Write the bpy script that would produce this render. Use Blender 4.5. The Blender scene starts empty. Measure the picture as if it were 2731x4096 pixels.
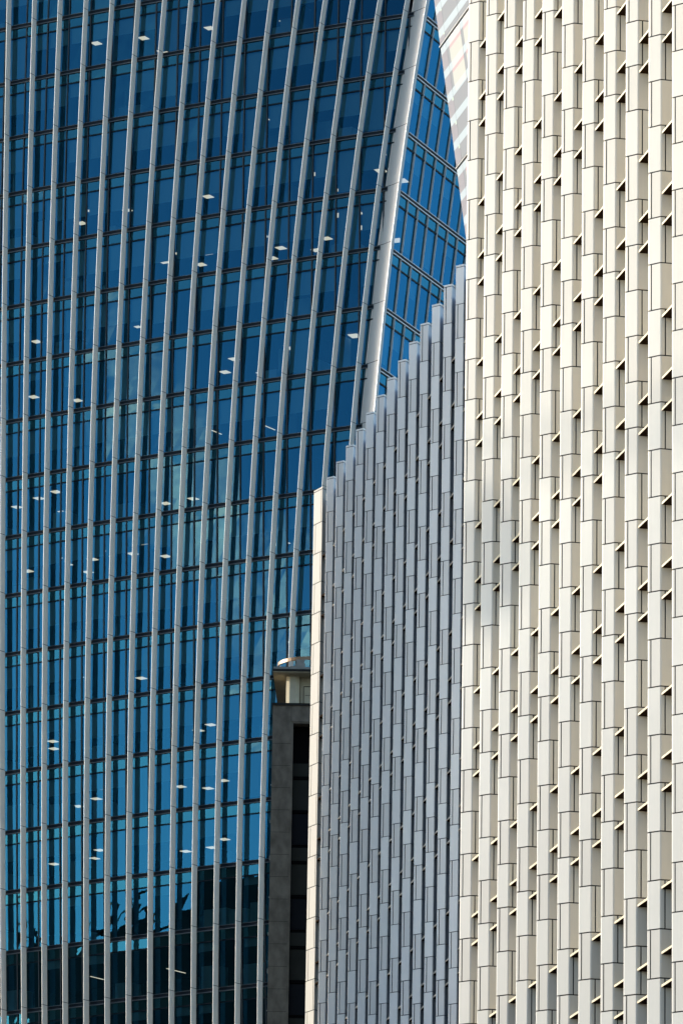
import bpy, bmesh, math, random
from mathutils import Vector, Matrix
random.seed(7)
R = math.radians
SC = bpy.context.scene

# ------------------------------------------------------------------ camera
PITCH, ROLL = 0.25908392, -0.01572780
cam = bpy.data.objects.new("camera", bpy.data.cameras.new("camera"))
SC.collection.objects.link(cam)
cam.data.sensor_fit = 'VERTICAL'; cam.data.sensor_height = 36.0
cam.data.lens = 22733.67 / 4096 * 36.0
cam.data.clip_start = 1.0; cam.data.clip_end = 20000
fwd = Vector((0, math.cos(PITCH), math.sin(PITCH)))
upv = Vector((0, -math.sin(PITCH), math.cos(PITCH)))
rgt = Vector((1, 0, 0))
c, s = math.cos(ROLL), math.sin(ROLL)
r2 = rgt * c - upv * s
u2 = rgt * s + upv * c
cam.matrix_world = Matrix(((r2.x, u2.x, -fwd.x, 0), (r2.y, u2.y, -fwd.y, 0), (r2.z, u2.z, -fwd.z, 1.7), (0, 0, 0, 1)))
SC.camera = cam

# ------------------------------------------------------------------ sky, sun, exposure
SUN_AZ, SUN_EL = R(158), R(20)           # direction towards the sun, angle from +X
sd = Vector((math.cos(SUN_EL) * math.cos(SUN_AZ), math.cos(SUN_EL) * math.sin(SUN_AZ), math.sin(SUN_EL)))
W = bpy.data.worlds.new("World"); SC.world = W; W.use_nodes = True
wn, wl = W.node_tree.nodes, W.node_tree.links
bg = wn["Background"]; bg.inputs[1].default_value = 0.15
sky = wn.new("ShaderNodeTexSky"); sky.sky_type = 'NISHITA'; sky.sun_disc = False
sky.sun_elevation = SUN_EL; sky.sun_rotation = math.pi / 2 - SUN_AZ
sky.air_density = 1.0; sky.dust_density = 1.0; sky.ozone_density = 2.5
tcw = wn.new("ShaderNodeTexCoord"); sep = wn.new("ShaderNodeSeparateXYZ"); wl.new(tcw.outputs["Generated"], sep.inputs[0])
grad = wn.new("ShaderNodeMapRange"); grad.inputs["From Min"].default_value = 0.08; grad.inputs["From Max"].default_value = 0.40
grad.inputs["To Min"].default_value = 1.35; grad.inputs["To Max"].default_value = 0.58; wl.new(sep.outputs[2], grad.inputs[0])
mulw = wn.new("ShaderNodeMix"); mulw.data_type = 'RGBA'; mulw.blend_type = 'MULTIPLY'; mulw.inputs[0].default_value = 1
wl.new(sky.outputs[0], mulw.inputs[6]); wl.new(grad.outputs[0], mulw.inputs[7])
mpw = wn.new("ShaderNodeMapping"); mpw.inputs["Scale"].default_value = (1, 1, 2.6); wl.new(tcw.outputs["Generated"], mpw.inputs[0])
cl = wn.new("ShaderNodeTexNoise"); cl.inputs["Scale"].default_value = 4.3; cl.inputs["Detail"].default_value = 9; cl.inputs["Roughness"].default_value = 0.62
wl.new(mpw.outputs[0], cl.inputs[0])
cr = wn.new("ShaderNodeMapRange"); cr.inputs["From Min"].default_value = 0.56; cr.inputs["From Max"].default_value = 0.78; cr.inputs["To Max"].default_value = 0.7
wl.new(cl.outputs[0], cr.inputs[0])
cm = wn.new("ShaderNodeMix"); cm.data_type = 'RGBA'; cm.inputs[7].default_value = (9.0, 8.6, 8.0, 1)
wl.new(cr.outputs[0], cm.inputs[0]); wl.new(mulw.outputs[2], cm.inputs[6]); 
# one brighter broken cloud standing in the part of the sky the tower mirrors
cdir = Vector((-0.880, -0.402, 0.236)).normalized()
vd = wn.new("ShaderNodeVectorMath"); vd.operation = 'DOT_PRODUCT'; vd.inputs[1].default_value = cdir; wl.new(tcw.outputs["Generated"], vd.inputs[0])
cmk = wn.new("ShaderNodeMapRange"); cmk.inputs["From Min"].default_value = 0.9993; cmk.inputs["From Max"].default_value = 0.99995; wl.new(vd.outputs["Value"], cmk.inputs[0])
c2 = wn.new("ShaderNodeTexNoise"); c2.inputs["Scale"].default_value = 26; c2.inputs["Detail"].default_value = 8; c2.inputs["Roughness"].default_value = 0.6
wl.new(mpw.outputs[0], c2.inputs[0])
c3 = wn.new("ShaderNodeMapRange"); c3.inputs["From Min"].default_value = 0.40; c3.inputs["From Max"].default_value = 0.72; wl.new(c2.outputs[0], c3.inputs[0])
c4 = wn.new("ShaderNodeMath"); c4.operation = 'MULTIPLY'; wl.new(cmk.outputs[0], c4.inputs[0]); wl.new(c3.outputs[0], c4.inputs[1])
cm2 = wn.new("ShaderNodeMix"); cm2.data_type = 'RGBA'; cm2.inputs[7].default_value = (42, 15, 10, 1)
wl.new(c4.outputs[0], cm2.inputs[0]); wl.new(cm.outputs[2], cm2.inputs[6]); wl.new(cm2.outputs[2], bg.inputs[0])
sun = bpy.data.objects.new("sun", bpy.data.lights.new("sun", 'SUN'))
SC.collection.objects.link(sun)
sun.data.energy = 2.0; sun.data.angle = R(0.53); sun.data.color = (1.0, 0.92, 0.79)
sun.rotation_euler = sd.to_track_quat('Z', 'Y').to_euler()
SC.view_settings.view_transform = 'Standard'; SC.view_settings.look = 'None'
SC.view_settings.exposure = 1.65; SC.view_settings.gamma = 1.0
SC.cycles.max_bounces = 8; SC.cycles.transparent_max_bounces = 12
SC.cycles.caustics_reflective = False; SC.cycles.caustics_refractive = False

# ------------------------------------------------------------------ materials
def nt(name):
    m = bpy.data.materials.new(name); m.use_nodes = True
    n, l = m.node_tree.nodes, m.node_tree.links
    return m, n, l, n["Principled BSDF"]

def solid(name, col, rough=0.5, metal=0.0, spec=0.5, var=0.08, scale=0.6, stretch=(1, 1, 1), bump=0.0):
    m, n, l, p = nt(name)
    p.inputs["Roughness"].default_value = rough; p.inputs["Metallic"].default_value = metal
    p.inputs["Specular IOR Level"].default_value = spec
    tc = n.new("ShaderNodeTexCoord"); mp = n.new("ShaderNodeMapping"); mp.inputs["Scale"].default_value = stretch
    no = n.new("ShaderNodeTexNoise"); no.inputs["Scale"].default_value = scale; no.inputs["Detail"].default_value = 6
    l.new(tc.outputs["Object"], mp.inputs[0]); l.new(mp.outputs[0], no.inputs[0])
    mr = n.new("ShaderNodeMapRange"); mr.inputs["To Min"].default_value = 1 - var; mr.inputs["To Max"].default_value = 1 + var
    l.new(no.outputs[0], mr.inputs[0])
    mx = n.new("ShaderNodeMix"); mx.data_type = 'RGBA'; mx.blend_type = 'MULTIPLY'; mx.inputs[0].default_value = 1
    mx.inputs[6].default_value = (*col, 1); l.new(mr.outputs[0], mx.inputs[7])
    l.new(mx.outputs[2], p.inputs["Base Color"])
    if bump:
        b = n.new("ShaderNodeBump"); b.inputs["Strength"].default_value = bump; b.inputs["Distance"].default_value = 0.02
        l.new(no.outputs[0], b.inputs["Height"]); l.new(b.outputs[0], p.inputs["Normal"])
    return m

def panel_mat(name, col, rough):
    """coated metal cladding: every panel has its own tone (mesh attribute), fine brushing and grime"""
    m, n, l, p = nt(name)
    p.inputs["Roughness"].default_value = rough; p.inputs["Specular IOR Level"].default_value = 0.22
    at = n.new("ShaderNodeAttribute"); at.attribute_name = "tone"
    tc = n.new("ShaderNodeTexCoord")
    mp = n.new("ShaderNodeMapping"); mp.inputs["Scale"].default_value = (14, 14, 0.5)
    no = n.new("ShaderNodeTexNoise"); no.inputs["Scale"].default_value = 1.0; no.inputs["Detail"].default_value = 5
    l.new(tc.outputs["Object"], mp.inputs[0]); l.new(mp.outputs[0], no.inputs[0])
    n2 = n.new("ShaderNodeTexNoise"); n2.inputs["Scale"].default_value = 0.35; n2.inputs["Detail"].default_value = 4
    l.new(tc.outputs["Object"], n2.inputs[0])
    r1 = n.new("ShaderNodeMapRange"); r1.inputs["To Min"].default_value = 0.965; r1.inputs["To Max"].default_value = 1.035
    l.new(no.outputs[0], r1.inputs[0])
    r2_ = n.new("ShaderNodeMapRange"); r2_.inputs["To Min"].default_value = 0.94; r2_.inputs["To Max"].default_value = 1.06
    l.new(n2.outputs[0], r2_.inputs[0])
    mu = n.new("ShaderNodeMath"); mu.operation = 'MULTIPLY'; l.new(r1.outputs[0], mu.inputs[0]); l.new(r2_.outputs[0], mu.inputs[1])
    a = n.new("ShaderNodeMix"); a.data_type = 'RGBA'; a.blend_type = 'MULTIPLY'; a.inputs[0].default_value = 1
    a.inputs[6].default_value = (*col, 1); l.new(at.outputs["Color"], a.inputs[7])
    b = n.new("ShaderNodeMix"); b.data_type = 'RGBA'; b.blend_type = 'MULTIPLY'; b.inputs[0].default_value = 1
    l.new(a.outputs[2], b.inputs[6]); l.new(mu.outputs[0], b.inputs[7])
    l.new(b.outputs[2], p.inputs["Base Color"])
    bp = n.new("ShaderNodeBump"); bp.inputs["Strength"].default_value = 0.25; bp.inputs["Distance"].default_value = 0.03
    l.new(n2.outputs[0], bp.inputs["Height"]); l.new(bp.outputs[0], p.inputs["Normal"])
    return m

def glass_mat(name, refl, trans, fac=0.30, wob=0.12, rough=0.0, ior=1.6):
    """solar control glazing: tinted mirror reflection over tinted see-through"""
    m, n, l, p = nt(name); n.remove(p)
    out = n["Material Output"]
    g = n.new("ShaderNodeBsdfGlossy"); g.inputs["Color"].default_value = (*refl, 1); g.inputs["Roughness"].default_value = rough
    t = n.new("ShaderNodeBsdfTransparent"); t.inputs["Color"].default_value = (*trans, 1)
    fr = n.new("ShaderNodeFresnel"); fr.inputs["IOR"].default_value = ior
    ad = n.new("ShaderNodeMath"); ad.operation = 'ADD'; ad.use_clamp = True; ad.inputs[1].default_value = fac
    l.new(fr.outputs[0], ad.inputs[0])
    tc = n.new("ShaderNodeTexCoord")
    no = n.new("ShaderNodeTexNoise"); no.inputs["Scale"].default_value = 0.9; no.inputs["Detail"].default_value = 1.0
    l.new(tc.outputs["Object"], no.inputs[0])
    bp = n.new("ShaderNodeBump"); bp.inputs["Strength"].default_value = wob; bp.inputs["Distance"].default_value = 0.02
    l.new(no.outputs[0], bp.inputs["Height"]); l.new(bp.outputs[0], g.inputs["Normal"])
    mx = n.new("ShaderNodeMixShader"); l.new(ad.outputs[0], mx.inputs[0]); l.new(t.outputs[0], mx.inputs[1]); l.new(g.outputs[0], mx.inputs[2])
    l.new(mx.outputs[0], out.inputs[0])
    return m

def emit_mat(name, col, st):
    m, n, l, p = nt(name)
    p.inputs["Base Color"].default_value = (0.8, 0.8, 0.78, 1)
    p.inputs["Emission Color"].default_value = (*col, 1); p.inputs["Emission Strength"].default_value = st
    return m

M = {}
M['panel'] = panel_mat("white_coated_panel", (0.67, 0.64, 0.572), 0.5)
M['gpanel'] = panel_mat("pale_grey_coated_panel", (0.80, 0.765, 0.715), 0.36)
M['gasket'] = solid("dark_gasket", (0.015, 0.015, 0.017), 0.8)
M['gasketw'] = solid("brown_gasket", (0.05, 0.043, 0.035), 0.8)
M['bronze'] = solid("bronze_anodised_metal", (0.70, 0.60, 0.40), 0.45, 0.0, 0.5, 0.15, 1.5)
M['soffit_shade'] = solid("painted_underside_shade", (0.022, 0.012, 0.006), 0.9, 0, 0.03)  # shade under the sunshades painted as a darker bronze
M['bronze_shade'] = solid("shade_dulled_bronze", (0.40, 0.33, 0.24), 0.5, 0.0, 0.5, 0.15, 1.5)  # bronze darkened to carry the grey block's shade
M['wall'] = solid("pale_rendered_wall", (0.66, 0.58, 0.44), 0.7)
M['gwall_shade'] = solid("recess_wall_shade", (0.10, 0.115, 0.135), 0.7)  # shade of the slots between fins put into the wall colour
M['darkclad'] = solid("near_black_cladding", (0.012, 0.012, 0.014), 0.9, 0, 0.05)
M['greturn_shade'] = panel_mat("fin_return_painted_shade", (0.42, 0.46, 0.51), 0.5)  # panel colour darkened: shade of the fin returns painted in
M['fin'] = solid("satin_aluminium_fin", (0.53, 0.55, 0.535), 0.5, 0.0, 0.5, 0.05, 0.5, (1, 1, .3))
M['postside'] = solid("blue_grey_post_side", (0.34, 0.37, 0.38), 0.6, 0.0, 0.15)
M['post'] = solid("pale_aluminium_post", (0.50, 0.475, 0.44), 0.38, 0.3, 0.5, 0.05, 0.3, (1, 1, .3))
M['frame'] = solid("dark_blue_metal_frame", (0.007, 0.012, 0.018), 0.6, 0, 0.08)
M['trim'] = solid("grey_metal_trim", (0.075, 0.092, 0.105), 0.6, 0, 0.15)
M['trimp'] = solid("pale_metal_trim", (0.50, 0.52, 0.53), 0.4)
M['glass'] = glass_mat("blue_solar_glass", (0.08, 0.53, 0.93), (0.31, 0.36, 0.37), 0.052, ior=1.42)
M['glass_s'] = glass_mat("spandrel_glass", (0.12, 0.62, 0.86), (0.30, 0.36, 0.37), 0.068, ior=1.42)
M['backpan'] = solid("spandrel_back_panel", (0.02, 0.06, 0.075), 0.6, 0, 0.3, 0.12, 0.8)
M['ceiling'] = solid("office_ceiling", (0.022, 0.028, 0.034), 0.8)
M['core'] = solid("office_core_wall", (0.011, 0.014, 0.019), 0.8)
M['blind'] = solid("pale_roller_blind", (0.24, 0.50, 0.56), 0.8)
M['lamp'] = emit_mat("lit_ceiling_panel", (1.0, 0.86, 0.66), 0.62)
M['stone'] = solid("weathered_portland_stone", (0.125, 0.108, 0.086), 0.9, 0, 0.15, 0.75, 2.2, (1, 1, 0.6), 0.4)
M['stoned'] = solid("sooty_stone", (0.022, 0.022, 0.02), 0.9, 0, 0.1, 0.6, 3.0)
M['render'] = solid("cream_render", (0.42, 0.38, 0.28), 0.85, 0, 0.2, 0.25, 1.2)
M['conc'] = solid("light_concrete", (0.20, 0.20, 0.18), 0.9, 0, 0.2, 0.5, 2.5)
M['black'] = solid("black_frame", (0.003, 0.003, 0.0035), 0.9, 0, 0.05)
M['dglass_shade'] = solid("dark_glass_and_recess_shade", (0.004, 0.005, 0.008), 0.4, 0, 0.05)  # window glass; also paints recess shade low on the cream wing
M['gblind'] = solid("grey_blind", (0.02, 0.021, 0.018), 0.7, 0, 0.1, 0.3, 1.0)
M['rail'] = solid("brown_steel_ring", (0.16, 0.11, 0.07), 0.4, 0.6)
M['asphalt'] = solid("asphalt_and_paving", (0.06, 0.06, 0.06), 0.9)
M['brick'] = solid("added_shade_block_brick", (0.10, 0.085, 0.075), 0.9)
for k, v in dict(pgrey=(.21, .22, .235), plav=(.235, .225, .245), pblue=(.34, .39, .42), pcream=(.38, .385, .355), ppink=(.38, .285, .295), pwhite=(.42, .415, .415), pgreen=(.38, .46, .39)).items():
    M[k] = solid("painted_reflection_" + {'pgrey': 'grey', 'plav': 'lavender', 'pblue': 'pale_blue', 'pcream': 'cream', 'ppink': 'pink', 'pwhite': 'white', 'pgreen': 'green'}[k], v, 0.7, 0, 0.08, 0.02)  # plaid reflection painted as flat pane colours

# ------------------------------------------------------------------ object helpers
COL = SC.collection
def empty(name, loc, label, cat, group=None):
    o = bpy.data.objects.new(name, None); COL.objects.link(o); o.location = loc; o.empty_display_size = 2
    o['label'] = label; o['category'] = cat
    if group: o['group'] = group
    return o

class MB:
    def __init__(self):
        self.v, self.f, self.m, self.t = [], [], [], []
        self.mats = []
    def mi(self, mat):
        if mat not in self.mats: self.mats.append(mat)
        return self.mats.index(mat)
    def face(self, pts, mat, tone=(1, 1, 1)):
        i = len(self.v); self.v += [tuple(p) for p in pts]; self.f.append(list(range(i, i + len(pts))))
        self.m.append(self.mi(mat)); self.t.append(tone)
    def hexa(self, a, b, mat, tone=(1, 1, 1), mats=None):
        """a: 4 bottom points counter-clockwise from above, b: 4 top points"""
        self.face([a[3], a[2], a[1], a[0]], mat, tone); self.face(b, mat, tone)
        for k in range(4):
            j = (k + 1) % 4
            self.face([a[k], a[j], b[j], b[k]], mats[k] if mats else mat, tone)
    def box(self, x0, x1, y0, y1, z0, z1, mat, tone=(1, 1, 1)):
        a = [(x0, y0, z0), (x1, y0, z0), (x1, y1, z0), (x0, y1, z0)]
        self.hexa(a, [(p[0], p[1], z1) for p in a], mat, tone)
    def prism(self, poly, z0, z1, mat, tone=(1, 1, 1), edge_mats=None):
        """poly counter-clockwise from above"""
        n = len(poly)
        self.face([(p[0], p[1], z0) for p in reversed(poly)], mat, tone)
        self.face([(p[0], p[1], z1) for p in poly], mat, tone)
        for k in range(n):
            a, b = poly[k], poly[(k + 1) % n]
            mm = edge_mats[k] if edge_mats and edge_mats[k] else mat
            self.face([(a[0], a[1], z0), (b[0], b[1], z0), (b[0], b[1], z1), (a[0], a[1], z1)], mm, tone)
    def build(self, name, parent=None, kind=None, label=None, smooth=False):
        me = bpy.data.meshes.new(name); me.from_pydata(self.v, [], self.f)
        for mt in self.mats: me.materials.append(M[mt])
        me.polygons.foreach_set("material_index", self.m)
        ca = me.color_attributes.new("tone", 'FLOAT_COLOR', 'CORNER')
        d = []
        for f, t in zip(self.f, self.t): d += [t[0], t[1], t[2], 1.0] * len(f)
        ca.data.foreach_set("color", d)
        me.validate(); me.update()
        o = bpy.data.objects.new(name, me); COL.objects.link(o)
        if parent is not None:
            o.parent = parent; o.matrix_parent_inverse = Matrix.Translation(-parent.location)
        if kind: o['kind'] = kind
        if label: o['label'] = label
        return o

# ------------------------------------------------------------------ ground
g = MB(); g.box(-6000, 6000, -6000, 6000, -1, 0, 'asphalt')
go = g.build("ground"); go['kind'] = 'structure'

# ================================================================== finned buildings (white wing in sun, grey block in shade)
PHT = 1.7
def tone(base, var, tint=(1, 1, 1)):
    t = base * (1 + random.uniform(-var, var)); return (t * tint[0], t * tint[1], t * tint[2])

def fin_outline(o, bl, ba, cl, ca, base, dirm, rowtype, inset=0.0, lip=True):
    """plan outline of one folded fin. o tip, broad length/angle, chamfer length/angle, base depth along dirm"""
    ox, oy = o
    bx, by = math.cos(ba), -math.sin(ba)
    cx, cy = math.cos(ca), math.sin(ca)
    A2 = Vector((ox, oy)); A = A2 + Vector((0.02, -0.035))
    A3 = A2 + Vector((0.015, 0.10))
    F = A + Vector((bx, by)) * bl
    m_ = Vector(dirm)
    def to_base(P, d):
        k = (base - (P - Vector(o)).dot(m_)) / d.dot(m_); return P + d * k
    E = to_base(F, Vector((cx, cy)))
    Bk = to_base(A3, m_)
    F1 = F - Vector((bx, by)) * 0.03; F2 = F + Vector((cx, cy)) * 0.03
    if inset:
        i = inset; nb = Vector((-by, bx)) * -1
        inn = Vector((-by * 1.0, bx * 1.0))
        inw = Vector((abs(inn.x), abs(inn.y)))
        A2i, Ai, Fi = A2 + Vector((i, .0)), A + inw * i, F + Vector((0.02, 1.0)).normalized() * i * 1.15
        return [Bk - Vector((0, .0)), A3 + Vector((i, -i * .3)), A2i, Ai, Fi, E + Vector((0, i))], [None] * 6
    pts, mats = [Bk, A3, A2, A], [None, None, None, None]
    g = 'gasketw' if rowtype[1] == 'w' else 'gasket'
    wd = 0.022
    def notch(P, d, t, dep, gm):
        P1 = P + d * (t - wd); P2 = P + d * (t + wd)
        n = Vector((-d.y, d.x))
        return [P1, P1 + n * dep, P2 + n * dep, P2], [gm, gm, gm, None]
    slit = rowtype[0]
    if slit is not None and slit[0] == 'b':
        p, mm = notch(A, Vector((bx, by)), slit[1], 0.05, g); pts += p; mats += mm
    rt = 'greturn_shade' if rowtype[1] == 'g' else None
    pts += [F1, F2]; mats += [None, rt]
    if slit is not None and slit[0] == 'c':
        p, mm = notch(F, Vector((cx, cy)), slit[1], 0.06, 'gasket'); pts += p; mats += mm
    pts += [E]; mats += ['gwall_shade' if rowtype[1] == 'g' else None]
    return pts, mats

def build_fin(name, parent, o, cfg, z_rows, ztop, mat, typ, parity, gk, tones, label=None):
    bl, ba, cl, ca, base, dirm = cfg
    mb = MB()
    core, _ = fin_outline(o, bl, ba, cl, ca, base, dirm, (None, gk), inset=0.03)
    mb.prism([(p.x, p.y) for p in core], 0.0, ztop - 0.02, 'gasket')
    zs = [z for z in z_rows if z < ztop - 0.3]
    prev = ztop
    gap = 0.046 if gk == 'w' else 0.036
    # parapet capping
    mb.prism([(p.x, p.y) for p in fin_outline(o, bl, ba, cl, ca, base, dirm, (None, gk))[0]], ztop - 0.09, ztop, mat, tone(tones[0], .02))
    prev = ztop - 0.09 - gap
    r = typ(prev, None)
    for idx, z in enumerate(zs):
        row = parity(z)
        slit = row
        pts, mm = fin_outline(o, bl, ba, cl, ca, base, dirm, (slit, gk))
        tn = tone(tones[1] if (slit and slit[0] == 'b') else tones[0], tones[2])
        if slit and slit[0] == 'b': tn = (tn[0] * 1.0, tn[1] * .985, tn[2] * .975)
        mb.prism([(p.x, p.y) for p in pts], z + gap / 2, prev, mat, tn, mm)
        prev = z - gap / 2
    pts, mm = fin_outline(o, bl, ba, cl, ca, base, dirm, (None, gk))
    mb.prism([(p.x, p.y) for p in pts], 0.0, prev, mat, tone(tones[0], .02), mm)
    return mb.build(name, parent, label=label)

def louver_mesh(o1, o2, cfg, z, dirf, mat, m0=0.42):
    """horizontal sunshade between fin at o1 and the next one at o2"""
    bl, ba, cl, ca, base, dirm = cfg
    bx, by = math.cos(ba), -math.sin(ba); cx, cy = math.cos(ca), math.sin(ca)
    A = Vector(o1) + Vector((0.02, -0.035)); F = A + Vector((bx, by)) * bl
    m_, d_ = Vector(dirm), Vector(dirf)
    P0 = F + Vector((cx, cy)) * 0.035
    k = (P0 - Vector(o1)).dot(m_)
    E = F + Vector((cx, cy)) * ((base - (F - Vector(o1)).dot(m_)) / Vector((cx, cy)).dot(m_))
    # outer edge runs along the facade to the back of the next fin
    B1 = Vector(o2) + Vector((0.015, 0.10)) + m_ * (k - 0.0)
    B2 = Vector(o2) + Vector((0.015, 0.10)) + m_ * (base - 0.02)
    e = 0.012
    mb = MB()
    mb.prism([P0 + Vector((0, -e)), B1 + Vector((0, e)), B2 + Vector((0, e)), E + Vector((-.02, -e))], z - 0.045, z + 0.035, mat)
    mb.prism([P0 + Vector((.012, -e)), B1 + Vector((.008, e)), B2 + Vector((0, e)), E + Vector((-.02, -e))], z - 0.053, z - 0.0455, 'soffit_shade')
    return mb

def dist_key(z): return 0

# ---- white sunlit wing
TW = 0.192108
W_o = Vector((4.9127, 221.011)); W_p = 3.34815; W_z0 = 76.9108
dW = Vector((math.sin(TW), -math.cos(TW))); mW = Vector((math.cos(TW), math.sin(TW)))
cfgW = (0.525, R(39.5), 1.0, R(14), 1.0, mW)
wing = empty("finned_building", (7.0, 205.0, 0), "sunlit cream white building of folded vertical fins with bronze sunshades, filling the right side", "building")
NW = 16
rowsW = [W_z0 - PHT * r for r in range(-7, 30)]
def parW(col):
    def f(z):
        r = round((W_z0 - z) / PHT) - 1        # the panel that hangs above joint z starts at row r
        return ('c', 0.16) if (col + r) % 2 == 0 else ('b', 0.105)
    return f
tipsW = [W_o + dW * (W_p * i) for i in range(NW)]
for i in range(NW):
    build_fin("facade_fin", wing, tipsW[i], cfgW, rowsW, 88.9, 'panel', lambda a, b: 0, parW(i + 1), 'w', (1.0, 0.965, 0.035))
b = MB()
P = [tipsW[0] + mW * 0.98 - dW * 0.4, tipsW[-1] + mW * 0.98 + dW * 1.5]
b.prism([P[0], P[1], P[1] + mW * 18, P[0] + mW * 18], 39.2, 88.4, 'wall'); b.prism([P[0], P[1], P[1] + mW * 18, P[0] + mW * 18], 0, 39.19, 'dglass_shade')  # dark lower part paints the shade of the recesses there
b.build("body_wall", wing)
for i in range(NW - 1):
    q = MB(); a0 = tipsW[i] + mW * 0.96 + dW * 1.35; a1 = a0 + dW * 1.1
    q.prism([a0, a1, a1 + mW * .1, a0 + mW * .1], 4, 86, 'dglass_shade'); q.build("window_strip", wing)
lv = []
for i in range(NW - 1):
    for n in range(-3, 8):
        for off in (0.15, 2.15, 3.48):
            r = 4 * n + off; z = W_z0 - PHT * r - 0.02
            if 30 < z < 86: lv.append((i, z))
def vis(p):                                     # inside the photograph's view cone
    v = Vector(p) - Vector((0, 0, 1.7)); zf = v.dot(fwd)
    return abs(v.dot(r2) / zf) < 0.0625 and abs(v.dot(u2) / zf) < 0.093
inview = [(i, z) for i, z in lv if vis((tipsW[i + 1].x, tipsW[i + 1].y, z))]
inview.sort(key=lambda t: -t[0])                # nearest gaps first
for i, z in inview[:100]:
    louver_mesh(tipsW[i], tipsW[i + 1], cfgW, z, dW, 'bronze').build("sunshade", wing)
rest = MB()
def merge(dst, src):
    off = len(dst.v); dst.v += src.v
    mp = [dst.mi(m) for m in src.mats]
    dst.f += [[k + off for k in f] for f in src.f]; dst.m += [mp[k] for k in src.m]; dst.t += src.t
keep = set(inview[:100])
for i, z in lv:
    if (i, z) not in keep: merge(rest, louver_mesh(tipsW[i], tipsW[i + 1], cfgW, z, dW, 'bronze'))
rest.build("sunshade", wing, kind='stuff')

# ---- grey shaded block behind it
TG = 0.15535665
G_o = Vector((-0.83541, 300.7359)); G_p = 3.3121; G_top = 83.3468; G_z0 = 67.7734 + PHT * 9
dG = Vector((math.sin(TG), -math.cos(TG))); mG = Vector((math.cos(TG), math.sin(TG)))
cfgG = (0.50, R(41.5), 1.0, R(63), 1.0, mG)
block = empty("finned_building", (3.0, 278.0, 0), "shaded grey finned building with a stepped parapet, between the glass tower and cream fins", "building")
NG = 15
tipsG = [G_o + dG * (G_p * i) for i in range(NG)]
rowsG = [G_z0 - PHT * r for r in range(-1, 30)]
def parG(col):
    def f(z):
        r = round((79.67 - z) / PHT) + 2 - 1
        return None if (col + r) % 2 == 0 else ('b', 0.12)
    return f
for i in range(NG):
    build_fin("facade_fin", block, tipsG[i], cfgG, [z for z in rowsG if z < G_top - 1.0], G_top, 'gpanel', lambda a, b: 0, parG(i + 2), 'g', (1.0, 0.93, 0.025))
G1 = Vector((-1.535, 303.6))
cfg1 = (1.06, R(64), 1.0, R(55), 1.3, mG)
def par1(z):
    r = round((79.67 - z) / PHT) + 2 - 1
    return ('b', 0.90) if (1 + r) % 2 else ('b', 0.22)
build_fin("facade_fin", block, G1, cfg1, [z for z in rowsG if z < G_top - 1.0], G_top, 'panel', lambda a, b: 0, par1, 'w', (0.40, 0.39, 0.02),
          label="bright sunlit corner fin at the left end of the grey building")
b = MB()
P = [tipsG[0] + mG * 0.98 - dG * 2.2, tipsG[-1] + mG * 0.98 + dG * 1.0]
b.prism([P[0], P[1], P[1] + mG * 16, P[0] + mG * 16], 0, G_top - 0.6, 'gwall_shade')
b.build("body_wall", block)
lg = []
alltips = [G1] + tipsG
for i in range(NG):
    for n in range(-2, 9):
        for off in (0.15, 2.15, 3.48):
            z = 79.67 - PHT * (4 * n + off - 2) - 0.02
            if 30 < z < G_top - 1.2: lg.append((i, z))
def louG(i, z):
    if i == 0:
        return louver_mesh(G1, tipsG[0], cfg1, z, dG, 'soffit_shade')  # corner sunshades wholly in the painted shade colour
    return louver_mesh(tipsG[i - 1], tipsG[i], cfgG, z, dG, 'bronze_shade')
inview = [(i, z) for i, z in lg if vis((alltips[i + 1].x, alltips[i + 1].y, z)) and i < 14]
inview.sort(key=lambda t: -t[0])
keep = set(inview[:100])
for i, z in inview[:100]: louG(i, z).build("sunshade", block)
rest = MB()
for i, z in lg:
    if (i, z) not in keep: merge(rest, louG(i, z))
rest.build("sunshade", block, kind='stuff')

# ================================================================== glass tower
TP = [-20.92585, 367.75446, 0.60775, 0.00259, 1.18918, -0.31939, -0.02558, 133.48373, 1.0413, 1.79245, 0.10201, 0.06017, 0.01035, -0.04635, 0.00036]
def hz(z): return max(-1.15, min(1.6, (z - 90) / 30))
def surf(s, z, off=0.0):
    h = hz(z); a = TP[2] + TP[13] * h; k = TP[3] + TP[14] * h; ang = a - k * s / 2
    L = TP[4] * h + TP[5] * h * h + TP[6] * h ** 3 + off
    return Vector((TP[0] + s * math.cos(ang) - math.sin(a) * L, TP[1] - s * math.sin(ang) - math.cos(a) * L, z))
def sfin(i, z):
    h = hz(z); return (i - TP[8]) * (TP[9] + TP[10] * h + TP[11] * h * h + TP[12] * h ** 3)
def smul(j, z): return -0.93 + j * (1.80 - 0.042 * hz(z))
FH = 4.0
def zk(k): return TP[7] - FH * k
K0, K1 = -3, 21
GL = -0.40                                           # glass plane
tower = empty("office_tower", (-10, 372, 0), "tall blue glass office tower with pale fins fanning outward, filling the left side", "building")
def send(z): return sfin(15, z) + 0.12
S0 = -15.2

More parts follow.
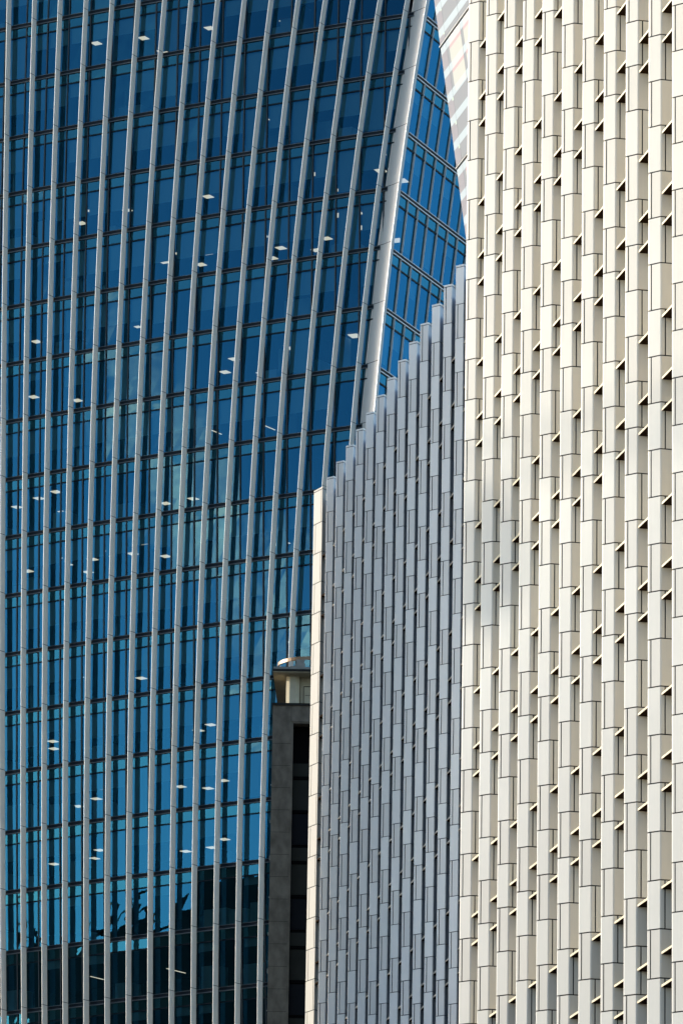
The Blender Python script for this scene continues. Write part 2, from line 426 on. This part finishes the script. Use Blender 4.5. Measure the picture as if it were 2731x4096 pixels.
for i in range(-7, 16):
    f = MB()
    for k in range(K0, K1):
        za, zb = zk(k + 1) + 0.02, zk(k) - 0.02
        def ring(z):
            sc = sfin(i, z)
            return [surf(sc - .016, z, -.27), surf(sc - .016, z, .262), surf(sc + .016, z, .27), surf(sc + .016, z, -.27)]
        a, bq = ring(za), ring(zb)
        f.hexa([a[0], a[1], a[2], a[3]], [bq[0], bq[1], bq[2], bq[3]], 'fin', tone(1, .03))
        # bracket/joint spine
        a2 = [surf(sfin(i, zb) + dx, zb, oo) for dx, oo in ((-.02, -.25), (-.02, .23), (.02, .23), (.02, -.25))]
        b2 = [surf(sfin(i, zb) + dx, zb + .04, oo) for dx, oo in ((-.02, -.25), (-.02, .23), (.02, .23), (.02, -.25))]
        f.hexa(a2, b2, 'trim')
        b3 = [surf(sfin(i, zb) + dx, zb - .12 - q, oo) for q in (0,) for dx, oo in ((-.015, -.42), (-.015, -.26), (.015, -.26), (.015, -.42))]
        b4 = [surf(sfin(i, zb) + dx, zb - .02, oo) for dx, oo in ((-.015, -.42), (-.015, -.26), (.015, -.26), (.015, -.42))]
        f.hexa(b3, b4, 'trim')
    f.build("facade_fin", tower)

def strip(mb, s0, s1, z0, z1, o0, o1, mat, n=22):
    for q in range(n):
        a, bb = s0 + (s1 - s0) * q / n, s0 + (s1 - s0) * (q + 1) / n
        mb.hexa([surf(a, z0, o1), surf(bb, z0, o1), surf(bb, z0, o0), surf(a, z0, o0)],
                [surf(a, z1, o1), surf(bb, z1, o1), surf(bb, z1, o0), surf(a, z1, o0)], mat)
for k in range(K0, K1 + 1):
    z = zk(k); e = send(z) + .3
    f = MB()
    strip(f, S0, e, z - .27, z - .08, GL - .06, GL + .05, 'frame')
    strip(f, S0, e, z - .08, z - .045, GL - .06, GL + .10, 'trim')
    strip(f, S0, e, z - .325, z - .27, GL - .06, GL + .10, 'trim')
    f.build("floor_band", tower)
    f = MB(); strip(f, S0, e, z - 1.055, z - .965, GL - .06, GL + .05, 'frame'); f.build("transom", tower)
NJ = 16
for j in range(-8, NJ + 2):
    f = MB(); ok = False
    for k in range(K0, K1):
        za, zb = zk(k + 1) - .045, zk(k) - .325
        if smul(j, zb) > send(zb) + .25: continue
        ok = True
        for ds, w, oo, mt in ((0, .055, .04, 'frame'), (-.0, .014, .065, 'trim')):
            a = [surf(smul(j, za) + ds + q * w, za, GL + o2) for q, o2 in ((-1, oo), (1, oo), (1, -.06), (-1, -.06))]
            bq = [surf(smul(j, zb) + ds + q * w, zb, GL + o2) for q, o2 in ((-1, oo), (1, oo), (1, -.06), (-1, -.06))]
            f.hexa(a, bq, mt)
    if ok: f.build("mullion", tower)

# windows: one module between two mullions on one floor
def window(j, k):
    zt, zb = zk(k) - .325, zk(k + 1) - .045
    zm = zk(k) - 1.0
    mb = MB(); tl = random.uniform(-.010, .010); tv = random.uniform(-.010, .010)
    def pt(jj, z):
        sx = min(smul(jj, z), send(z) + .25)
        o = GL + (tl if jj > j else -tl) + (tv if z > zm else (-tv if z < zm else 0))
        return surf(sx, z, o)
    if smul(j, zb) >= send(zb) + .2: return None
    for z0, z1 in ((zm, zt), (zb, zm)):
        mb.face([pt(j, z0), pt(j + 1, z0), pt(j + 1, z1), pt(j, z1)], 'glass' if z1 == zm else 'glass_s')
    return mb
wl_ = []
for k in range(K0, K1):
    for j in range(-8, NJ + 1):
        m_ = window(j, k)
        if m_ is None: continue
        ctr = surf(smul(j + .5, zk(k) - 2), zk(k) - 2)
        d = 0 if vis(ctr) else 1
        hidden = 1 if (ctr.z < 85 and j > 10) else 0
        wl_.append((d + hidden, (ctr - Vector((0, 0, 2))).length + (0 if -1 < j < 12 else 100), j, k, m_))
wl_.sort(key=lambda t: (t[0], t[1]))
rng = random.Random(3)
floor_blind = {k: rng.choice((.0, .38, .5, .55, .55, .6, .48)) for k in range(K0, K1)}
def blind(j, k):
    fr = floor_blind[k]
    q = rng.random()
    if q < .10: fr = .98
    elif q < .16: fr = 0.0
    elif q < .26: fr = rng.uniform(.15, .8)
    if k >= 15: fr = 0 if q < .75 else .2
    if fr <= 0: return None
    zt = zk(k) - 1.0; zb = zt - 2.9 * fr
    mb = MB(); e = .07
    sa, sb = smul(j, zt) + e, min(smul(j + 1, zt) - e, send(zt) + .1)
    if sb - sa < .3: return None
    mb.face([surf(sa, zb, GL - .22), surf(sb, zb, GL - .22), surf(sb, zt, GL - .22), surf(sa, zt, GL - .22)], 'blind')
    return mb
restw, restb = MB(), MB()
for n, (d, _, j, k, m_) in enumerate(wl_):
    bm_ = blind(j, k)
    if n < 100:
        wo = m_.build("window", tower)
        if bm_:
            bo = bm_.build("window_blind", None); bo.parent = wo
            bo.matrix_parent_inverse = wo.matrix_world.inverted()
            bo.matrix_parent_inverse = Matrix.Identity(4); bo.matrix_basis = Matrix.Identity(4)
            bo.parent = wo
            bo.matrix_parent_inverse = (Matrix.Translation(tower.location) @ wo.matrix_parent_inverse).inverted()
    else:
        merge(restw, m_)
        if bm_: merge(restb, bm_)
restw.build("window", tower, kind='stuff'); restb.build("window_blind", tower, kind='stuff')

# interiors: slab with ceiling, back pan behind the spandrel glass, core wall
def sheet(mb, k, z, o0, o1, mat, up, n=18):
    e = send(z) - .1
    for q in range(n):
        t0, t1 = q / n, (q + 1) / n
        def sp(t, o): return S0 + (e - .5 - .17 * abs(o) - S0) * t
        pts = [surf(sp(t0, o0), z, o0), surf(sp(t1, o0), z, o0), surf(sp(t1, o1), z, o1), surf(sp(t0, o1), z, o1)]
        mb.face(pts if up else pts[::-1], mat)
for k in range(K0, K1):
    f = MB(); z = zk(k)
    e = send(z) - .1
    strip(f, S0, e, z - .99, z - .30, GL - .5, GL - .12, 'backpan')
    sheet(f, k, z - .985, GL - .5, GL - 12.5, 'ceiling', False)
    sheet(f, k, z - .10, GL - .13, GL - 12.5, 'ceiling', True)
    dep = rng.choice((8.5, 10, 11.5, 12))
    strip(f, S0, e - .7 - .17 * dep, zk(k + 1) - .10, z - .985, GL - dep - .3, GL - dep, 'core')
    # partitions and cabinets standing near the glass
    for q in range(8):
        sp = rng.uniform(S0 + 1, e - 2); w = rng.choice((.12, .5, 1.2, 1.8)); h = 2.8 if w < .3 else rng.uniform(.9, 1.9)
        dd = rng.uniform(.5, 2.5)
        z0 = zk(k + 1) - .10
        f.hexa([surf(sp, z0, GL - dd), surf(sp + w, z0, GL - dd), surf(sp + w, z0, GL - dd - 1.2), surf(sp, z0, GL - dd - 1.2)],
               [surf(sp, z0 + h, GL - dd), surf(sp + w, z0 + h, GL - dd), surf(sp + w, z0 + h, GL - dd - 1.2), surf(sp, z0 + h, GL - dd - 1.2)], 'blind')
    f.build("office_floor", tower)
LIGHTS = [(0,16.2,-5.83),(0,11.0,-4.73),(0,5.93,-4.42),(0,2.51,-3.82),(0,7.5,-5.14),(0,5.6,-7.28),(3,22.53,-3.51),(3,19.92,-4.01),(3,17.22,-4.24),(3,19.54,-7.78),(3,10.98,-5.0),(4,24.27,-3.39),(4,23.01,-5.48),(4,19.74,-5.81),(4,17.76,-7.79),(4,21.49,-7.46),(4,16.33,-3.51),(4,15.93,-6.29),(4,14.19,-8.0),(4,12.95,-4.18),(4,10.94,-5.01),(4,9.3,-4.24),(4,7.36,-5.33),(4,9.19,-7.0),(3,2.34,-3.95),(3,.17,-5.86),(3,4.53,-4.93),(3,-3.37,-6.35),(5,-3.3,-5.59),(6,13.72,-4.26),(6,11.45,-6.61),(6,18.41,-3.81),(6,13.45,-8.0),(6,-3.3,-5.26),(6,-1.21,-7.47),(9,7.09,-3.51),(9,3.46,-3.7),(9,4.86,-5.47),(9,-3.83,-3.07),(9,-2.0,-3.21),(9,-.17,-3.75),(9,1.63,-5.36),(9,-4.08,-5.7),(9,-.71,-8.0),(9,6.37,-7.15),(9,15.27,-8.0),(9,14.6,-8.1),(11,-3.01,-5.23),(11,.57,-5.14),(11,3.99,-7.63),(11,18.63,-3.95),(12,1.97,-2.96),(12,5.34,-5.43),(12,10.12,-7.0),(12,8.37,-8.0),(12,-2.02,-5.68),(12,-3.36,-7.54),(12,-3.37,-2.81),(12,12.43,-5.3),(13,10.04,-3.59),(13,11.46,-6.48),(13,7.89,-6.63),(13,9.14,-8.0),(13,.7,-6.89),(13,-1.84,-8.2),(14,-3.08,-7.07),(14,2.45,-4.95),(14,.4,-6.96),(14,7.87,-6.51),(14,9.35,-8.06),(14,11.69,-6.24),(14,7.12,-8.2),(8,1.02,-2.05),(8,-3.65,-3.9),(8,5.63,-8.2),(8,7.94,-8.1),(8,-1.0,-2.83)]
def ceiling_light(k, sc, o, ws, wd):
    z = zk(k) - .995; mb = MB()
    mb.hexa([surf(sc - ws, z - .03, o + wd), surf(sc + ws, z - .03, o + wd), surf(sc + ws, z - .03, o - wd), surf(sc - ws, z - .03, o - wd)],
            [surf(sc - ws, z, o + wd), surf(sc + ws, z, o + wd), surf(sc + ws, z, o - wd), surf(sc - ws, z, o - wd)], 'lamp')
    mb.build("ceiling_light", tower)
for k, sc, o in LIGHTS: ceiling_light(k, sc, o, .29, .31)
r4 = random.Random(11)
for q in range(6): ceiling_light(r4.choice((5, 7, 8, 9, 10, 11, 12, 13)), r4.uniform(-3, 10), r4.uniform(-7.5, -4), .2, .2)
for k, sc, o in [(2,16.88,-3.83),(2,-4.37,-4.16),(7,22.3,-3.89),(7,14.31,-7.71),(7,20.82,-6.5),(7,10.59,-6.92),(16,.31,-7.49),(16,6.47,-7.81)]:
    ceiling_light(k, sc, o, .04, 1.0 if k in (2, 16) else .6)

# corner post and side facade
def P0(z): return surf(sfin(15, z) + .16, z, -.42)
def P1(z): return P0(z) + Vector((.906, -1.08, 0))
def P2(z): return P1(z) + Vector((.148, 1.62, 0))
f = MB()
for k in range(K0, K1):
    za, zb = zk(k + 1) + .02, zk(k) - .02
    def prof(z):
        a, bq, cq = P0(z), P1(z), P2(z)
        n1 = Vector((-.766, -.643, 0))
        out = []
        for t in (0, .1, .2, .3, .4, .5, .6, .7, .8, .9, .96):               # gently dished broad face
            out.append(a.lerp(bq, t) - n1 * (.07 * math.sin(math.pi * t) * (1.25 - t)) )
        out += [bq + Vector((.0, .0, 0)), cq, a + Vector((.5, 1.0, 0))]
        return out
    pa, pb = prof(za), prof(zb)
    n = len(pa); tn = tone(1, .02)
    for q in range(n):
        w = (q + 1) % n
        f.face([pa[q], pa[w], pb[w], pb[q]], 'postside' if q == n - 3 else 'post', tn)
    f.face(pa[::-1], 'post', tn); f.face(pb, 'post', tn)
    ia = [P.lerp(sum(pa, Vector()) / n, .06) for P in pa]
    core = [(p.x, p.y) for p in ia]
    cb = [P.lerp(sum(pb, Vector()) / n, .06) for P in pb]
    for q in range(n):
        w = (q + 1) % n
        A, B = cb[q], cb[w]
        f.face([A, B, B + Vector((0, 0, .04)), A + Vector((0, 0, .04))], 'frame')
po = f.build("corner_post", tower)
dS = Vector((.394, .919, 0)); nS = Vector((.919, -.394, 0))
def side(t, z, o=0.0): return P2(z) + dS * t + nS * o
TE = 15.0
def sstrip(mb, t0, t1, z0, z1, o0, o1, mat):
    a = [side(t0, z0, o1), side(t1, z0, o1), side(t1, z0, o0), side(t0, z0, o0)]
    bq = [side(t0, z1, o1), side(t1, z1, o1), side(t1, z1, o0), side(t0, z1, o0)]
    mb.hexa(a, bq, mat)
for k in range(K0, K1 + 1):
    z = zk(k); f = MB()
    sstrip(f, 0, TE, z - .27, z - .08, -.12, -.01, 'frame')
    sstrip(f, 0, TE, z - .08, z - .04, -.12, .05, 'trimp')
    sstrip(f, 0, TE, z - .33, z - .27, -.12, .05, 'trimp')
    f.build("floor_band", tower)
    f = MB(); sstrip(f, 0, TE, z - 1.10, z - 1.0, -.12, -.01, 'frame'); f.build("transom", tower)
T0, TPi = 1.45, 1.74
for j in range(0, 8):
    f = MB()
    t = T0 + TPi * j
    for k in range(K0, K1):
        za, zb = zk(k + 1) - .04, zk(k) - .33
        sstrip(f, t - .035, t + .035, za, zb, -.12, .03, 'frame')
        sstrip(f, t - .055, t - .037, za, zb, -.12, .06, 'trimp')
    f.build("mullion", tower)
for k in range(K0, K1):
    zt, zb, zm = zk(k) - .33, zk(k + 1) - .04, zk(k) - 1.05
    for j in range(-1, 7):
        t0 = max(0, T0 + TPi * j); t1 = T0 + TPi * (j + 1)
        mb = MB(); tl = random.uniform(-.004, .004)
        for z0, z1 in ((zm, zt), (zb, zm)):
            mb.face([side(t0, z0, -.06 - tl), side(t1, z0, -.06 + tl), side(t1, z1, -.06 + tl), side(t0, z1, -.06 - tl)], 'glass' if z1 == zm else 'glass_s')
        if -1 <= k <= 9: mb.build("side_window", tower)
        else:
            if j == -1: low = MB()
            merge(low, mb)
            if j == 6: low.build("side_window", tower, kind='stuff')
    f = MB(); z = zk(k)
    sstrip(f, .1, TE, z - 1.02, z - .30, -.6, -.2, 'backpan')
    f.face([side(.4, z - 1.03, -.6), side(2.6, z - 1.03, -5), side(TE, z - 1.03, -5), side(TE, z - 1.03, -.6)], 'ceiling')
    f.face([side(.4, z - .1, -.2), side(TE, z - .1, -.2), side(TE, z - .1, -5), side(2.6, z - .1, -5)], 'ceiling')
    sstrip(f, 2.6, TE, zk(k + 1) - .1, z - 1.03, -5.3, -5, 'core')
    for q in range(7):
        if rng.random() < .55:
            t0 = T0 + TPi * (q - 1) + .08
            fr = rng.choice((.25, .4, .4, .9))
            sstrip(f, max(.1, t0), t0 + TPi - .16, z - 1.03 - 2.8 * fr, z - 1.03, -.3, -.28, 'blind')
    f.build("side_office_floor", tower)
def side_light(k, t, o, ws=.42):
    z = zk(k) - 1.04; mb = MB()
    sstrip(mb, t - ws, t + ws, z - .03, z, o - .33, o + .33, 'lamp'); mb.build("ceiling_light", tower)
for k, t, o in [(3, .7, -2.2), (3, 4.0, -3.5), (3, 6.5, -3.0), (4, 3.4, -2.2), (4, 3.6, -4.3), (4, 7.0, -3.0), (4, .5, -3.2), (4, .6, -4.6), (6, 2.0, -3.0)]:
    side_light(k, t, o)
# top and base of the tower, out of the photograph
f = MB()
zl = zk(K1)
def ringz(z): return [surf(S0 - 34, z, GL), surf(S0, z, GL), surf(8, z, GL), surf(send(z), z, GL), P0(z), P2(z), side(TE, z), side(TE, z) + Vector((-60, 30, 0))]
for z0, z1 in ((0, zl), (zl, 90), (90, zk(K0)), (zk(K0), zk(K0) + 8)):
    a, bq = ringz(z0), ringz(z1)
    for q in range(len(a)):
        w = (q + 1) % len(a)
        if z0 >= zl and z1 <= zk(K0) and 1 <= q <= 5: continue
        f.face([a[q], a[w], bq[w], bq[q]], 'core')
f.face(ringz(zk(K0) + 8), 'core')
f.build("body_wall", tower)

# ================================================================== flared block, a plaid reflection painted on its glass
fl = empty("glass_building", (7, 232, 0), "white and grey glass building with painted plaid reflections and a slanting edge, behind the cream fins at the top", "building")
dF = Vector((math.sin(R(12.3)), -math.cos(R(12.3)), 0)); mF = Vector((math.cos(R(12.3)), math.sin(R(12.3)), 0))
def fp(u, z, o=0.0):
    zz = max(z, 66.0); X = 3.7107 + (87.625 - zz) * .1373
    return Vector((X, 236, z)) + dF * u - mF * o
slots = [91.3, 85.52, 79.92, 74.3, 68.7]
UE = 7.6
b = MB()
a = [fp(0, 0, -.12), fp(UE, 0, -.12), fp(UE, 0, -.12) + mF * 7, fp(0, 0, -.12) + mF * 7]
z1 = 66.0
bt = [fp(0, z1, -.12), fp(UE, z1, -.12), fp(UE, z1, -.12) + mF * 7, fp(0, z1, -.12) + mF * 7]
b.hexa(a, bt, 'pgrey')
z2 = 92.0
ct = [fp(0, z2, -.12), fp(UE, z2, -.12), fp(UE, z2, -.12) + mF * 7, fp(0, z2, -.12) + mF * 7]
b.hexa(bt, ct, 'frame'); b.build("body_wall", fl)
ub = [0, 1.0, 3.5, 6.0, UE]
def cell(u, v, pi):  # picks the painted reflection colour of each cell
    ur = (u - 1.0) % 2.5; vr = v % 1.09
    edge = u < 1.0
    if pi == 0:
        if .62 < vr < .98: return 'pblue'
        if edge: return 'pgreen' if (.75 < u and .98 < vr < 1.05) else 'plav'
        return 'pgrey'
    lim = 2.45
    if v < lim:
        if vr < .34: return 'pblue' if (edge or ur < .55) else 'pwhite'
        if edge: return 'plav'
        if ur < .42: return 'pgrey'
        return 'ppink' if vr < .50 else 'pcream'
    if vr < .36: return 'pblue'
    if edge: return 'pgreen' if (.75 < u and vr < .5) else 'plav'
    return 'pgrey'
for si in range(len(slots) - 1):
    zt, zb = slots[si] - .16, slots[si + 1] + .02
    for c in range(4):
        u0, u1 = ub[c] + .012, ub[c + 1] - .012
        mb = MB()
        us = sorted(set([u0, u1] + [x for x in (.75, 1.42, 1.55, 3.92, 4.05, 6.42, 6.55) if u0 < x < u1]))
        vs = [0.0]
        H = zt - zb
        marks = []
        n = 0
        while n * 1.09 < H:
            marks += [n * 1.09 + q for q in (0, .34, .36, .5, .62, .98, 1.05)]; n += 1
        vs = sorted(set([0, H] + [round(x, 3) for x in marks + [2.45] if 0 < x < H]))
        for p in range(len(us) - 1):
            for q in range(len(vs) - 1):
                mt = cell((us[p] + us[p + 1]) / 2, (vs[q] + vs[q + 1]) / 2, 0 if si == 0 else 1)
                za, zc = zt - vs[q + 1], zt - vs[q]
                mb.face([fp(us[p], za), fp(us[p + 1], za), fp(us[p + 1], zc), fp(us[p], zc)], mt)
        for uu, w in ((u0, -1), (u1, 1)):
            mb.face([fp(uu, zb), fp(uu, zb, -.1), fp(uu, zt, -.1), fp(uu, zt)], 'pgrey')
        mb.build("reflection_pane", fl)
    mb = MB()
    z = slots[si + 1]
    mb.hexa([fp(-.03, z - .11, .05), fp(UE, z - .11, .05), fp(UE, z - .11, -.1), fp(-.03, z - .11, -.1)],
            [fp(-.03, z - .06, .05), fp(UE, z - .06, .05), fp(UE, z - .06, -.1), fp(-.03, z - .06, -.1)], 'post')
    mb.build("floor_trim", fl)

# ================================================================== old stone building
st = empty("stone_building", (-2.3, 326, 0), "dark weathered stone building with a cream roof canopy, between glass tower and grey fins", "building")
ZC = 75.50
f = MB()
XL, XB = -3.80, -2.72
f.box(XL, XB, 322.0, 334, 0, ZC - .13, 'stone')
f.box(XB, 1.6, 322.0, 334, 74.42, ZC - .13, 'stone')
f.box(XB, -2.60, 322.06, 334, 0, 74.42, 'stone')
f.box(-2.60, 1.6, 322.06, 322.5, 74.33, 74.42, 'stone')
f.box(1.2, 1.6, 322.02, 334, 0, 74.42, 'stone')
f.box(-2.60, 1.2, 323.2, 334, 0, 74.33, 'black')
f.build("stone_wall", st)
# ashlar joints cut as thin dark courses
f = MB()
for q in range(0, 30):
    z = 73.1 - q * 1.31
    if z > 30: f.box(XL - .003, XB + .0, 321.997, 322.05, z, z + .018, 'stoned')
f.box(-2.73, -2.715, 321.997, 322.05, 74.45, ZC - .14, 'stoned')
f.build("stone_joint", st)
f = MB(); f.box(XL - .06, 1.7, 321.9, 334.2, ZC - .13, ZC, 'stoned'); f.build("coping", st)
# roof canopy
f = MB()
pl = [(-3.83, 322.0), (1.5, 322.0), (1.5, 336), (-3.46, 336)]
f.prism(pl, 77.36, 77.40, 'render'); f.build("canopy_soffit", st)
f = MB()
pl2 = [(-3.86, 321.95), (1.5, 321.95), (1.5, 336.1), (-3.50, 336.1)]
f.prism(pl2, 77.40, 77.54, 'stoned'); f.prism([(-3.80, 322.0), (1.5, 322.0), (1.5, 336), (-3.45, 336)], 77.54, 77.68, 'conc')
f.build("canopy_slab", st)
f = MB()
f.prism([(-2.86, 322.8), (-2.49, 322.8), (-2.28, 323.1), (-2.28, 323.6), (-3.06, 323.6), (-3.06, 323.02)], ZC, 77.36, 'render')
f.build("canopy_column", st)
f = MB()
f.box(-2.27, 1.4, 323.45, 323.9, ZC, 77.36, 'render')
f.box(-2.22, -2.14, 323.40, 323.45, ZC, 77.0, 'render'); f.box(-2.22, 1.4, 323.40, 323.45, 77.0, 77.08, 'render')
f.box(-2.05, -2.02, 323.42, 323.45, ZC, 76.85, 'stoned'); f.box(-2.02, 1.4, 323.42, 323.45, 76.82, 76.86, 'stoned')
f.box(-1.95, 1.4, 323.43, 323.45, 76.30, 76.32, 'stoned')
f.build("recessed_wall", st)
f = MB()
f.prism([(-2.56, 322.3), (-1.98, 322.3), (-1.98, 323.0), (-2.56, 323.0)], 77.68, 77.95, 'conc')
f.prism([(-2.50, 322.35), (-2.02, 322.35), (-2.02, 322.9), (-2.50, 322.9)], 77.95, 78.2, 'conc')
f.box(-2.86, -2.56, 322.3, 322.6, 77.68, 77.80, 'conc')
f.build("roof_block", st)
# ring rail on posts
f = MB()
cx, cy, rr = -1.55, 324.6, 2.05
N = 48
for q in range(N):
    a0, a1 = 2 * math.pi * q / N, 2 * math.pi * (q + 1) / N
    def rp(a, r, z): return (cx + math.cos(a) * r, cy + math.sin(a) * r, z)
    z0, z1 = 78.26, 78.46
    for ra, rb in ((rr - .1, rr),):
        f.hexa([rp(a0, ra, z0), rp(a0, rb, z0), rp(a1, rb, z0), rp(a1, ra, z0)], [rp(a0, ra, z1), rp(a0, rb, z1), rp(a1, rb, z1), rp(a1, ra, z1)], 'rail')
    if q % 6 == 0:
        p = rp(a0, rr - .05, 0); f.box(p[0] - .03, p[0] + .03, p[1] - .03, p[1] + .03, 77.68, 78.3, 'rail')
f.build("ring_rail", st)
# windows in the black bay
z = 72.18
n = 0
while z > 30:
    for z1, z0, nm in ((z, z - .76, 'gblind'), (z - .98, z - 2.76, 'gblind'), (z - 3.0, z - 4.8, 'dglass_shade')):
        wo = MB(); wo.box(-2.57, -1.62, 323.15, 323.19, z0, z1, nm); wo.box(-1.52, -.5, 323.15, 323.19, z0, z1, nm); w_ = wo.build("window", st)
    f = MB(); f.box(-2.6, 1.2, 323.05, 323.199, z - .95, z - .80, 'black'); f.box(-2.6, 1.2, 323.05, 323.199, z - 2.95, z - 2.80, 'black'); f.build("window_frame", st)
    z -= 4.99; n += 1
f = MB()
for q in range(8):
    zz = 70.6 - q * 2.2; f.box(XL - .05, XL, 321.98, 322.04, zz, zz + .08 + .1 * (q % 3), 'conc')
f.build("wall_bracket", st)

# ================================================================== unseen block added to shade the grey fins; building mirrored by the tower
p2 = Vector((math.cos(SUN_AZ), math.sin(SUN_AZ), 0)); q2 = Vector((math.sin(SUN_AZ), -math.cos(SUN_AZ), 0))
def pq(p, q): return p2 * p + q2 * q
nb = empty("added_shade_block", pq(158, 255), "unseen brick block added beyond the left edge to shade the grey fins", "building")
f = MB()
def blk(mb, p0, p1, qa, qb, z1, mat):
    pts = [pq(p1, qa), pq(p0, qa), pq(p0, qb), pq(p1, qb)]
    mb.prism([(v.x, v.y) for v in pts], 0, z1, mat)
blk(f, 150, 166, 228, 279.2, 106.5, 'brick'); f.build("main_wall", nb)
f = MB()
w0, w1 = tipsW[0] - dW * 3.0, tipsW[-1] + dW * 30
pp = Vector((p2.x, p2.y)) * 72
f.prism([w1 + pp - mW * 20, w1 + pp, w0 + pp, w0 + pp - mW * 20], 0, 57.0, 'brick'); f.build("added_shade_wing", nb)  # unseen wing added with it, casting shade low on the cream fins
rb = empty("rooftop_building", (-180, 305, 0), "dark building with roof gantries, reflected along the bottom of the glass tower", "building")
f = MB()
f.box(-270, -150, 290, 314, 0, 90.6, 'darkclad'); f.box(-150, -100, 290, 314, 0, 91.6, 'darkclad'); f.box(-128, -112, 296, 313.9, 91.6, 92.6, 'darkclad'); f.build("main_wall", rb)
f = MB()
f.box(-268, -150.2, 313.6, 313.8, 91.45, 91.7, 'black')
for x in range(-266, -150, 6):
    f.box(x - .14, x + .14, 313.6, 313.8, 90.6, 91.45, 'black')
for x, w, h in ((-138, 3, .7), (-109, 4, 1.1), (-104, 2, .6)):
    f.box(x - w, x + w, 304, 309, 91.6, 91.6 + h, 'black')
f.build("roof_gantry", rb)

# unseen crane added so its counterweight shades a patch of the cream fins
cr_ = empty("added_shade_crane", (-125, 270, 0), "unseen yellow crane added beyond the left edge, its counterweight shading the cream fins", "crane")
M['crane'] = solid("added_crane_yellow_paint", (0.55, 0.38, 0.05), 0.5)
hit_ = Vector((6.0, 216.2, 57.3)); T_ = 150.0
cc = hit_ + sd * T_
f = MB()
def slab(mb, ctr, hq, hp, hzz, mat):
    a = []
    for sp_, sq_ in ((1, -1), (-1, -1), (-1, 1), (1, 1)):
        v = p2 * hp * sp_ + q2 * hq * sq_; a.append((ctr.x + v.x, ctr.y + v.y, ctr.z - hzz))
    mb.hexa(a, [(x, y, ctr.z + hzz) for x, y, z in a], mat)
for dq, hh in ((-2.9, 1.6), (0.0, 2.6), (2.9, 2.0)):
    slab(f, cc + q2 * dq, 1.35, 1.2, hh, 'conc')
f.build("added_shade_counterweight", cr_)
f = MB()
for dz in (0, 1.6):
    for dp in (-.8, .8):
        slab(f, cc + q2 * -25 + Vector((0, 0, 3.0 + dz)) + p2 * dp, 30, .07, .07, 'crane')
for q in range(30):
    slab(f, cc + q2 * (4 - 2 * q) + Vector((0, 0, 3.8)), .05, .8, .8, 'crane') if q % 3 == 0 else slab(f, cc + q2 * (4 - 2 * q) + Vector((0, 0, 3.8)), .05, .05, .8, 'crane')
f.build("added_crane_jib", cr_)
f = MB(); mc = cc - q2 * 34
for a_, b_ in ((-.9, -.9), (.9, -.9), (.9, .9), (-.9, .9)):
    v = mc + p2 * a_ + q2 * b_; f.box(v.x - .1, v.x + .1, v.y - .1, v.y + .1, 0, cc.z + 2.3, 'crane')
for q in range(int(cc.z / 2)):
    slab(f, Vector((mc.x, mc.y, 1 + 2 * q)), 1.0, .06, .05, 'crane'); slab(f, Vector((mc.x, mc.y, 1 + 2 * q)), .06, 1.0, .05, 'crane')
f.build("added_crane_mast", cr_)
